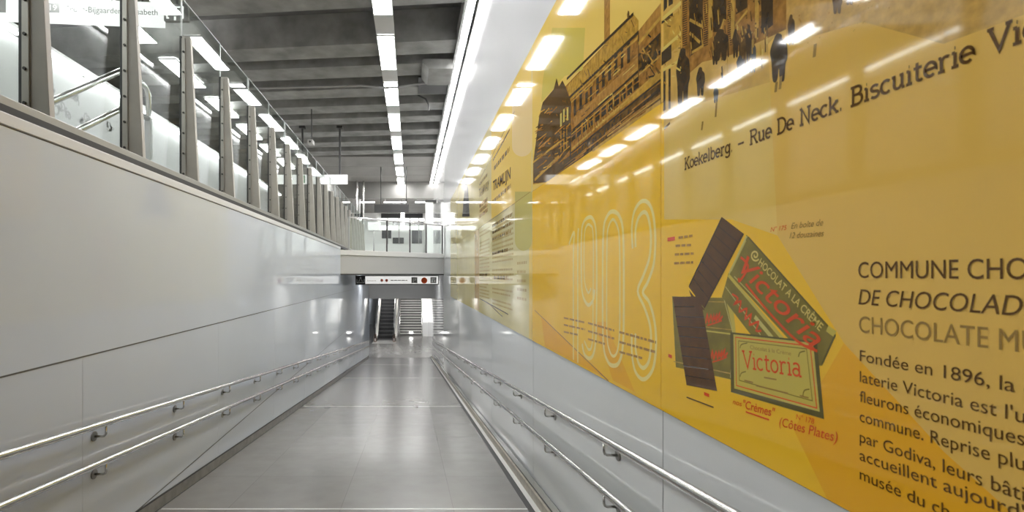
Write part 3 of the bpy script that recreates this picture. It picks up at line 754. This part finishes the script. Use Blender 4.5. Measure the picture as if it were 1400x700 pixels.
for x0, y0, x1, y1 in ((928, 325, 948, 322), (924, 336, 945, 335), (923, 348, 950, 346.5), (922, 360, 948, 358.5)):
    x = x0
    while x < x1:
        x2 = min(x+random.uniform(3, 7), x1); t0, t1 = (x-x0)/(x1-x0), (x2-x0)/(x1-x0)
        ya, yb = y0+(y1-y0)*t0, y0+(y1-y0)*t1; P.poly([(x, ya-1.6), (x2, yb-1.6), (x2, yb+1.6), (x, ya+1.6)], BRO, 30); x = x2+1.6
P.ribbon([(913, 327.5), (923, 326)], .018, RED, 30); P.ribbon([(914, 486), (919, 488)], .016, RED, 30); P.ribbon([(963, 538), (970, 541)], .014, RED, 30); P.ribbon([(939, 543), (976, 557)], .006, INK, 30)
o = P.build('margin_notes', 'small blurred handwritten notes')

# main text
wall_text('COMMUNE CHOC', (1174, 380), (1438, 382), 21.5, INK, lay=30, name='title_lettering')
wall_text('DE CHOCOLADE', (1174, 416), (1424, 434), 20.5, INK, shear=.2, lay=30, name='title_lettering')
wall_text('CHOCOLATE MU', (1175, 454), (1424, 485), 22, INKS, lay=30, name='title_lettering')
LN = [('Fondée en 1896, la c', 493.5, 1415, 542), ('laterie Victoria est l\'u', 522, 1402, 579), ('fleurons économiques', 549, 1402, 610), ('commune. Reprise plu', 576, 1402, 644), ('par Godiva, leurs bâti', 604, 1402, 686), ('accueillent aujourd\'', 629, 1402, 712), ('musée du choc', 655, 1330, 723)]
for s_, y0, x1, y1 in LN:
    wall_text(s_, (1176, y0), (x1, y1), 15, INK, lay=30, name='body_lettering')
# year in outlined numerals
P = Print()
def dl(pts, closed=False, wd=.026): P.ribbon(pts, wd, NUMB, 8, closed, smooth=5)
dl([(784, 492), (784, 350), (785, 318), (778, 334)]); dl([(790, 496), (790, 340), (791, 312)])
dl([(796,470),(799,484),(806,490),(812,482),(815,455),(816,380),(815,318),(811,300),(805,297),(798,304),(795,322),(795,380),(797,404),(804,417),(811,410),(813,396)])
dl([(799,466),(805,478),(810,466),(811,400),(811,322),(807,308),(802,309),(799,324),(799,380),(804,400),(808,394)], wd=.018)
dl([(838,289),(830,296),(825,318),(824,400),(825,470),(831,494),(839,500),(847,494),(852,468),(853,400),(852,320),(847,296)], True)
dl([(838,300),(832,310),(830,330),(829.5,400),(830,460),(834,481),(839,487),(844,480),(847,456),(847.5,400),(847,330),(844,309)], True, .018)
dl([(865,340),(864,312),(867,290),(876,276),(886,277),(893,293),(896,325),(894,360),(886,385),(879,400),(888,414),(895,440),(897,470),(894,500),(886,515),(877,518),(868,506),(864,482),(864,456)], False, .022)
dl([(869,338),(869,314),(873,298),(880,290),(886,296),(890,322),(888,352),(880,376),(872,398),(881,420),(889,446),(890,474),(887,494),(880,503),(873,496),(869,476),(869,456)], False, .022)
P.build('year_numerals', 'pale outlined numerals 1903')
for (x0, y0), (x1, y1), rows, dy in (((771, 434.5), (800, 441), 3, 9.5), ((804, 441.5), (840, 452), 3, 11), ((847, 454), (897, 468), 3, 13.5)):
    P = Print(); P.lay = 14; P.flat = True
    for r_ in range(rows):
        x = x0; xe = x1 - (0 if r_ < rows-1 else (x1-x0)*.35)
        while x < xe:
            x2 = min(x+random.uniform(3, 9), xe); f_ = lambda q: y0 + (y1-y0)*(q-x0)/(x1-x0) + r_*dy
            hh = 1.5*(x-VX)/280
            P.poly([(x, f_(x)-hh), (x2, f_(x2)-hh), (x2, f_(x2)+hh), (x, f_(x)+hh)], BRO); x = x2+1.3
    o = P.build('caption_print', 'blurred small brown caption column over the numerals')
# poster titles
wall_text('TRAMLIJN', (674, 261), (698, 244), 12.5, INK, off=.02, lay=30, name='title_lettering')
wall_text('TRAMWAY', (655, 270), (668.5, 259), 11, INKS, off=.02, lay=30, name='title_lettering')

# ================================================================== SIGNS AND FITTINGS
M_SIGNW = emis('sign_white', (255, 255, 252), .75)
M_SIGNG = mat('sign_grey', (118, 117, 115), .4)
M_SIGNL = mat('sign_pale_print', (120, 119, 117), .4)
def board_text(parent, body, x0, x1, y, z, cap, m, name='lettering', tilt=0, flip=False):
    me = text_mesh(body); xs = [v.co.x for v in me.vertices]; a, c = min(xs), max(xs)
    for v in me.vertices:
        xx = x0 + (v.co.x-a)/(c-a)*(x1-x0); v.co = (xx, y + tilt*(xx-x0), z + v.co.y/CAP*cap)
    clean(me, 1, -1)
    me.materials.clear(); me.materials.append(m); me.polygons.foreach_set('material_index', [0]*len(me.polygons)); me.name = name
    o = bpy.data.objects.new(name, me); COL.objects.link(o); o.parent = parent
    o.matrix_parent_inverse = Matrix.Translation(parent.location).inverted(); return o
def disc(parent, x, y, z, r, m, name):
    b = MB(); b.tube([(x, y, z), (x, y+.006, z)], r, 24); return b.build(name, m, parent)

# line sign over the concourse
e = empty('line_sign', (-5, 8, 4.25), 'bright white tram line sign hanging over the concourse behind the glass, with number 19', 'sign')
b = MB(); b.prism([(-7.2, 7.72), (-3.88, 8.0), (-3.88, 8.1), (-7.2, 7.82)], 3.905, 4.255, 2); b.build('board', M_SIGNW, e)
ty = lambda x: 8.0 + .0843*(x+3.88) - .004
board_text(e, 'Groot-Bijgaarden - Elisabeth', -5.33, -3.95, ty(-5.33), 4.055, .085, M_SIGNL, tilt=.0843)
board_text(e, '19', -5.53, -5.43, ty(-5.53)-.012, 4.06, .08, M_WHITE, tilt=.0843)
b = MB(); b.prism([(-5.57, ty(-5.57)-.006), (-5.4, ty(-5.4)-.006), (-5.4, ty(-5.4)+.003), (-5.57, ty(-5.57)+.003)], 4.03, 4.17, 2); b.build('number_box', M_SIGNL, e)
disc(e, -5.66, ty(-5.66)-.003, 4.1, .05, M_SIGNL, 'dot')
b = MB(); b.prism([(-6.3, ty(-6.3)-.006), (-6.17, ty(-6.17)-.006), (-6.17, ty(-6.17)+.003), (-6.3, ty(-6.3)+.003)], 4.0, 4.22, 2); b.build('pictogram', M_SIGNG, e)
for x in (-6.6, -4.2):
    b = MB(); b.tube([(x, ty(x)+.05, 4.25), (x, ty(x)+.05, 5.5)], .025, 10); b.build('hanger', M_DARK, e)
e = empty('platform_sign', (-3.7, 8.05, 4.2), 'small grey metro sign with a white framed number 6 beside the white line sign', 'sign')
b = MB(); b.box(-3.87, -3.5, 8.03, 8.1, 3.99, 4.25); b.build('board', M_SIGNG, e)
b = MB()
for q in ((-3.83, -3.81, 4.03, 4.2), (-3.58, -3.56, 4.03, 4.2), (-3.83, -3.56, 4.19, 4.21), (-3.83, -3.79, 4.02, 4.04), (-3.6, -3.56, 4.02, 4.04), (-3.71, -3.68, 3.995, 4.05)): b.box(q[0], q[1], 8.022, 8.03, q[2], q[3])
b.build('frame_mark', M_SIGNW, e)
board_text(e, '6', -3.73, -3.665, 8.02, 4.07, .09, M_SIGNW)
b = MB(); b.tube([(-3.68, 8.07, 4.25), (-3.68, 8.07, 5.5)], .02, 10); b.build('hanger', M_DARK, e)

# handrail of the concourse stairs
e = empty('stair_railing', (-3.6, 5, .6), 'pale steel stair railing with two rising rails seen through the nearest glass', 'railing')
for pts in ([(-3.6, 4.2, 1.13), (-3.6, 6.35, 2.53), (-3.6, 6.5, 2.57), (-3.6, 6.95, 2.55), (-3.6, 7.03, 2.48), (-3.6, 7.03, 2.17)], [(-3.6, 5.0, 1.23), (-3.6, 6.45, 2.12), (-3.6, 7.0, 2.14)]):
    b = MB(); b.tube(pts, .036, 14); b.build('rail', M_STEEL, e, smooth=True)
b = MB(); b.box(-3.64, -3.56, 7.0, 7.06, .6, 2.16); b.build('post', M_GREY, e)

# graphic marks on the concourse wall
e = empty('wall_poster', (XW+.01, 6, 2.7), 'white wall print with scattered dark marks on the concourse wall behind the nearest glass', 'poster')
b = MB(); b.box(XW, XW+.008, 6.6, 12.5, 2.2, 4.0); b.build('sheet', mat('poster_sheet', (154, 154, 153), .3), e)
b = MB(); random.seed(11)
for x_, y_ in ((70, 118), (74, 150), (82, 147), (104, 136), (112, 165), (118, 163), (92, 156), (146, 170), (152, 174), (100, 128)):
    Y = F*-XW/(VX-x_); Z = (VY-y_)/F*Y
    for k in range(4):
        a0 = random.uniform(0, 300); c0 = (Y+random.uniform(-.06, .06), Z+random.uniform(-.05, .05)); rr = random.uniform(.03, .09)
        pts = arc(c0[0], c0[1], rr, rr*1.2, a0, a0+200, 8)
        for p, q in zip(pts, pts[1:]):
            d = Vector((q[0]-p[0], q[1]-p[1])).normalized()*.02
            b.quad((XW+.0085, p[0]-d.y, p[1]+d.x), (XW+.0085, q[0]-d.y, q[1]+d.x), (XW+.0085, q[0]+d.y, q[1]-d.x), (XW+.0085, p[0]+d.y, p[1]-d.x))
b.build('dark_marks', mat('soft_marks', (130, 130, 130), .5), e)

# lit direction sign on two poles above the end of the glass
e = empty('hanging_sign', (-3, 17.5, 3.4), 'lit white hanging sign on two thin poles above the far end of the glass', 'sign')
b = MB(); b.box(-4.6, -2.16, 17.45, 17.55, 3.11, 3.42); b.build('board', M_SIGNW, e)
b = MB(); b.box(-3.85, -3.6, 17.44, 17.45, 3.14, 3.39); b.build('exit_pictogram', mat('exit_green', (70, 150, 105), .4), e)
for x in (-3.7, -2.42):
    b = MB(); b.tube([(x, 17.5, 3.42), (x, 17.5, 5.1)], .035, 10); b.box(x-.1, x+.1, 17.4, 17.6, 5.0, 5.08); b.build('pole', M_DARK, e)
# security camera
e = empty('security_camera', (-2.95, 15.2, 4.1), 'small pale security camera hanging from the ceiling above the glass', 'camera')
b = MB(); b.box(-3.1, -2.94, 15.35, 15.65, 3.95, 4.07); b.build('housing', mat('camera_grey', (170, 168, 164), .4), e, bevel=.01)
b = MB(); b.tube([(-3.02, 15.6, 4.07), (-3.02, 15.6, 5.06)], .02, 8); b.build('mount', M_DARK, e)
b = MB(); b.tube([(-3.02, 15.335, 4.0), (-3.02, 15.35, 4.0)], .03, 12); b.build('lens', M_BLACK, e)

# dark sign back, hanging over the hall
e = empty('hanging_sign', (-.9, 24, 3.3), 'dark back of a wide hanging sign under the far ceiling', 'sign')
b = MB(); b.box(-1.71, -.09, 24, 24.14, 2.95, 3.32); b.build('board', M_DARK, e, bevel=.01)
for x in (-1.4, -.2):
    b = MB(); b.tube([(x, 24.07, 3.32), (x, 24.07, 5.1)], .02, 8); b.build('hanger', M_DARK, e)

# direction sign below the bridge
YS = 19.45
e = empty('direction_sign', (-.5, YS, 0), 'long grey direction sign under the bridge with orange dot and white pictograms', 'sign')
X = lambda px: (px-VX)/F*YS
Z = lambda py: (VY-py)/F*YS
b = MB(); b.box(X(486), X(600), YS, YS+.12, Z(389.5), Z(376.6)); b.build('board', M_SIGNG, e, bevel=.004)
b = MB(); b.box(X(499.5), X(598.8), YS-.006, YS, Z(388), Z(377.6)); b.build('face', mat('sign_face_added_glow', (226, 225, 222), .35, emit=.42), e)  # slight glow added because the bridge shades the face
M_OR = mat('sign_orange', (232, 84, 20), .4)
b = MB(); b.box(X(486.5), X(499), YS-.006, YS, Z(389), Z(377)); b.build('tram_panel', M_DARK, e)
b = MB(); zz = Z(383.5)
b.tube([(X(493), YS-.012, Z(380)), (X(493), YS-.006, Z(380))], .035, 14)
for a_, c_ in (((488, 386.5), (488, 381.5)), ((488, 386.5), (498, 386.5)), ((498, 386.5), (498, 381.5)), ((490.5, 385), (492.2, 381.5)), ((495.5, 385), (493.8, 381.5))):
    b.tube([(X(a_[0]), YS-.01, Z(a_[1])), (X(c_[0]), YS-.01, Z(c_[1]))], .011, 6)
b.build('tram_pictogram', M_WHITE, e)
disc(e, X(522), YS-.01, zz, .055, M_OR, 'orange_dot'); disc(e, X(528.5), YS-.01, zz, .055, M_OR, 'orange_dot')
board_text(e, 'c', X(526.6), X(530.4), YS-.013, Z(385), .05, M_WHITE, 'lettering')
board_text(e, 'a', X(520.2), X(523.8), YS-.013, Z(385), .05, M_WHITE, 'lettering')
board_text(e, 'Simonis', X(502), X(514.5), YS-.009, Z(384.6), .05, M_SIGNG)
b = MB()
random.seed(5); xx = 534
while xx < 557:
    x2 = xx+random.uniform(2, 5); b.box(X(xx), X(min(x2, 557)), YS-.008, YS-.006, Z(383.9), Z(382.7)); xx = x2+.8
b.build('small_print', M_SIGNL, e)
for px, s_ in ((566.5, 'P'), (592.5, 'B')):
    b = MB(); b.box(X(px-4), X(px+4), YS-.012, YS-.006, Z(387), Z(379)); b.build('pictogram', M_SIGNG, e)
board_text(e, 'P', X(565), X(568.6), YS-.0135, Z(385.8), .15, M_WHITE)
b = MB(); b.box(X(589.8), X(595.2), YS-.0145, YS-.012, Z(382), Z(380.6)); b.box(X(589.8), X(592), YS-.0145, YS-.012, Z(385.8), Z(383)); b.box(X(593.2), X(595.2), YS-.0145, YS-.012, Z(385.8), Z(383)); b.build('bus_mark', M_WHITE, e)
disc(e, X(580), YS-.012, zz, .115, M_OR, 'orange_dot')

# ceiling services
e = empty('duct_box', (.65, 12.2, 5), 'dark grey service box hanging at the right edge of the ceiling', 'duct')
b = MB(); b.prism([(.27, 5.045), (.27, 4.97), (.42, 4.82), (.98, 4.82), (.98, 5.045)], 11.95, 13.0, 1); b.build('casing', M_CONC, e)
b = MB(); b.box(.2, .98, 13.0, 14.2, 5.02, 5.045); b.build('void_shade', M_BLACK, e)  # flat black sheet stands in for the darkness of the void
b = MB()
b.tube([(-4.6, 13.65, 4.96), (-1.3, 13.35, 4.94), (-.75, 13.3, 4.86), (-.3, 13.26, 4.86), (.3, 13.2, 4.94), (.9, 13.15, 4.96)], .03, 8)
tag(b.build('conduit', M_GREY), 'thin grey conduit crossing the ceiling under the beams', 'pipe')
b = MB(); b.tube([(.2, 14.4, 5.06), (.42, 14.4, 4.95), (.5, 14.4, 4.8), (.5, 14.4, 4.62)], .025, 8)
tag(b.build('cable', M_DARK), 'short dark cable hanging from the ceiling beside the cove light', 'cable')
for x, r in ((-2.9, .07), (-2.54, .05)):
    b = MB(); b.tube([(x, 27.6, .6), (x, 27.6, 5.07)], r, 12)
    tag(b.build('steel_pole', M_STEEL), ('thick' if r > .05 else 'thin')+' vertical steel pole at the far end of the glass balustrade', 'pole')

# ================================================================== BRIDGE GUARD AND HALL BEHIND
e = empty('bridge_guard', (-.5, 18, .8), 'glass guard with dark posts on top of the bridge across the ramp', 'balustrade')
xs_ = [-2.0, -.82, -.03, .57, 1.2]
for x in xs_:
    b = MB(); b.box(x-.025, x+.025, bf(x)+.12, bf(x)+.18, .8, 1.87); b.build('post', M_DARK if x > -1.5 else M_GREY, e)
for a_, c_ in zip(xs_, xs_[1:]):
    b = MB(); b.prism([(a_+.03, bf(a_+.03)+.145), (c_-.03, bf(c_-.03)+.145), (c_-.03, bf(c_-.03)+.157), (a_+.03, bf(a_+.03)+.157)], .82, 1.82, 2); b.build('glass_panel', M_GLASS, e)
b = MB(); b.tube([(xs_[0], bf(xs_[0])+.15, 1.87), (xs_[-1], bf(xs_[-1])+.15, 1.87)], .022, 10); b.build('rail', M_STEEL, e)

YK = 38.0
Xk = lambda px: (px-VX)/F*YK
Zk = lambda py: (VY-py)/F*YK
e = empty('ticket_kiosk', (-1, YK, .6), 'bright glazed kiosk with dark windows at the back of the upper hall', 'kiosk')
b = MB(); b.box(Xk(497), Xk(583), YK, YK+3, .6, Zk(291)); b.build('body', mat('kiosk_white', (226, 226, 224), .35), e)
for x0, x1, y0, y1 in ((521, 578, 298, 292), (522, 535, 326, 315), (537, 552, 333, 325), (563, 577, 333, 315), (537, 560, 308, 303), (566, 579, 308, 304)):
    b = MB(); b.box(Xk(x0), Xk(x1), YK-.05, YK, Zk(y0), Zk(y1)); b.build('window', mat('kiosk_window', (70, 70, 72), .1), e)
b = MB(); b.box(Xk(520), Xk(579), YK-.08, YK, Zk(313.5), Zk(309.5)); b.build('light_band', emis('band', (255, 254, 250), 2.2), e)
b = MB(); b.box(Xk(516), Xk(580), YK-.08, YK, Zk(301.5), Zk(299.3)); b.build('light_band', MATS['band'], e)
b = MB(); b.box(Xk(548), Xk(553), YK-.1, YK, Zk(309), Zk(291)); b.build('light_pillar', MATS['band'], e)
for x in (529.5, 545, 560, 572):
    b = MB(); b.box(Xk(x), Xk(x)+.06, YK-.12, YK, .6, Zk(298)); b.build('mullion', M_GREY, e)
b = MB(); b.box(Xk(499), Xk(579), YK-.5, YK-.1, .6, Zk(334)); b.build('counter', M_WHITE, e)
e = empty('notice_panel', (-2.3, 30, .6), 'pale rounded notice panel standing left of the kiosk in the upper hall', 'panel')
xq = lambda px: (px-VX)/F*30; zq = lambda py: (VY-py)/F*30
b = MB(); b.box(xq(503), xq(520), 30, 30.06, zq(315.5), zq(304)); b.build('plate', mat('notice', (176, 176, 175), .4), e, bevel=.04)
b = MB(); b.box(xq(510), xq(512), 30.01, 30.05, .6, zq(315)); b.build('post', M_GREY, e)
for i, (x0, x1) in enumerate(((484, 512), (525, 548), (550, 556), (568, 582))):
    b = MB(); b.tube([((x0-VX)/F*29.5, 29.5, 4.19), ((x1-VX)/F*29.5, 29.5, 4.19)], .035, 10); b.box((x0-VX)/F*29.5+.05, (x0-VX)/F*29.5+.08, 29.49, 29.51, 4.19, 4.618, 1)
    tag(b.build('tube_light', [M_TUBE, M_DARK]), ['leftmost long', 'longest middle', 'shortest middle', 'rightmost'][i]+' fluorescent tube under the ceiling of the upper hall', 'tube light', 'tubes in the upper hall')

b = MB(); b.box(-6, .9, 29.0, 29.35, 4.57, 4.62); tag(b.build('ceiling_light', M_FILL), 'wide light panel added to brighten the upper hall, hidden behind the bulkhead', 'ceiling light')  # added to light the hall; the bulkhead keeps it out of sight
b = MB(); b.box(-6, .9, 30.0, 30.3, 4.57, 4.62); tag(b.build('ceiling_light', M_FILL), 'wide hidden light panel added to brighten the upper hall, nearer the kiosk', 'ceiling light')  # another added fill panel, also out of sight
# ================================================================== ESCALATOR AND STAIRS
def run(y, y0): return LAND + max(0, y - y0)*math.tan(math.radians(30))
ex, ey = -1.72, 34.4
e = empty('escalator', (ex, ey, LAND), 'escalator with black steps and bright sides at the foot of the ramp', 'escalator')
b = MB(); b.box(ex-.78, ex+.78, ey-1.3, ey+.15, LAND, LAND+.015); b.build('comb_plate', mat('plate_pale', (206, 205, 202), .25, .3), e)
M_STEP = mat('step_dark', (46, 46, 47), .4); M_NOSE = mat('step_edge', (96, 95, 93), .35)
for i in range(18):
    y = ey+.15+.4*i; z0 = LAND + max(0, i-1)*.231 + .02*(i > 0)
    b = MB(); b.box(ex-.5, ex+.5, y, y+.42, z0-.25 if i else LAND, z0+.02)
    b.box(ex-.5, ex+.5, y-.004, y+.03, z0+.0, z0+.024, 1)
    for k in range(24): b.box(ex-.48+k*.04, ex-.46+k*.04, y+.03, y+.41, z0+.02, z0+.03, 0)
    b.build('step', [M_STEP, M_NOSE], e)
for s in (-1, 1):
    x = ex + s*.62
    prof = [(ey-.6, LAND), (ey-.75, LAND+.45), (ey-.6, LAND+.92), (ey-.3, LAND+1.0), (ey+.4, LAND+1.05), (ey+7.4, LAND+1.05+7*.577), (ey+7.4, LAND+7*.577-.2), (ey+.6, LAND)]
    b = MB(); b.prism([(p[0], p[1]) for p in prof], x-.03, x+.03, 0); b.build('balustrade', mat('escalator_side', (226, 226, 224), .15), e)
    b = MB(); b.tube(spline3 := [(x, ey-.35, LAND+.2), (x, ey-.72, LAND+.3), (x, ey-.82, LAND+.6), (x, ey-.66, LAND+.95), (x, ey-.3, LAND+1.04), (x, ey+.4, LAND+1.09), (x, ey+7.4, LAND+1.09+7*.577)], .045, 10); b.build('handrail_belt', M_BLACK, e)
    b = MB(); b.prism([(ey-.5, LAND), (ey-.5, LAND+.25), (ey+.5, LAND+.3), (ey+7.4, LAND+.3+6.9*.577), (ey+7.4, LAND+6.9*.577-.6), (ey+.6, LAND)], min(x-s*.1, x+s*.16), max(x-s*.1, x+s*.16), 0); b.build('skirt', M_STEELD, e)
    b = MB(); b.prism([(ey+2.6, LAND+1.0+1.5), (ey+7, LAND+1.0+4.02), (ey+7, LAND+.72+4.02), (ey+2.6, LAND+.72+1.5)], x-s*.05, x-s*.032, 0); b.build('light_strip', emis('escalator_light', (255, 254, 250), 2.5), e)
    b = MB(); b.box(x-.07, x+.07, ey-.62, ey-.45, LAND, LAND+.5); b.build('newel', mat('newel_copper', (150, 110, 84), .25, .6), e)
sx0, sx1, sy = -.86, .87, 37.2
e = empty('staircase', (0, sy, LAND), 'wide grey staircase right of the escalator', 'stairs')
M_TREAD = mat('tread', (190, 189, 186), .35); M_RISER = mat('riser', (96, 95, 93), .5)
for i in range(20):
    z = LAND + .17*i
    b = MB(); b.box(sx0, sx1, sy+.3*i, sy+.3*i+.34, z, z+.17, 1); b.box(sx0, sx1, sy+.3*i-.02, sy+.3*i+.34, z+.13, z+.172, 0)
    b.build('step', [M_TREAD, M_RISER], e)
for x in (sx0+.06, sx1-.06):
    b = MB(); b.tube([(x, sy-.2, LAND+.0), (x, sy-.2, LAND+.86), (x, sy, LAND+.96), (x, sy+6, LAND+.96+3.4)], .024, 10); b.build('handrail', M_STEEL, e)
b = MB(); b.box(-.1, .16, sy-.03, sy, LAND+.19, LAND+.28); 
bb = b.build('step_light', emis('step_lamp', (255, 254, 250), 8), e)
b = MB(); b.prism([(sy-.3, LAND), (sy-.3, LAND+1.0), (sy, LAND+1.15), (sy+7, LAND+1.15+3.97), (sy+7, LAND)], sx1, R, 0)
struct(b, 'stair_wall', M_WHITE)
b = MB(); b.prism([(sy, LAND), (sy+.1, LAND+.2), (sy+7, LAND+4), (sy+7, LAND)], -1.0, sx0, 0); struct(b, 'stair_stringer', M_GREY)
FILL_PANELS = [(-1.6, 22.5, .02, 'left of two under the bridge'), (.1, 22.5, .02, 'right of two under the bridge'), (-1.8, 30, -1.28, 'over the landing before the escalator'), (.2, 30, -1.28, 'over the landing before the stairs'),
      (-1.6, 36.2, .18, 'above the lower escalator steps'), (.0, 36.2, .18, 'above the foot of the stairs'), (-1.6, 39.4, .18, 'above the upper escalator steps'), (.0, 39.4, .18, 'above the upper stairs')]
for x, y, z, where in FILL_PANELS:  # hidden panels added to brighten the landing, stairs and space under the bridge
    b = MB(); b.box(x-.6, x+.6, y-.15, y+.15, z-.01, z+.015)
    tag(b.build('ceiling_light', M_FILL), 'hidden light panel added '+where, 'ceiling light')
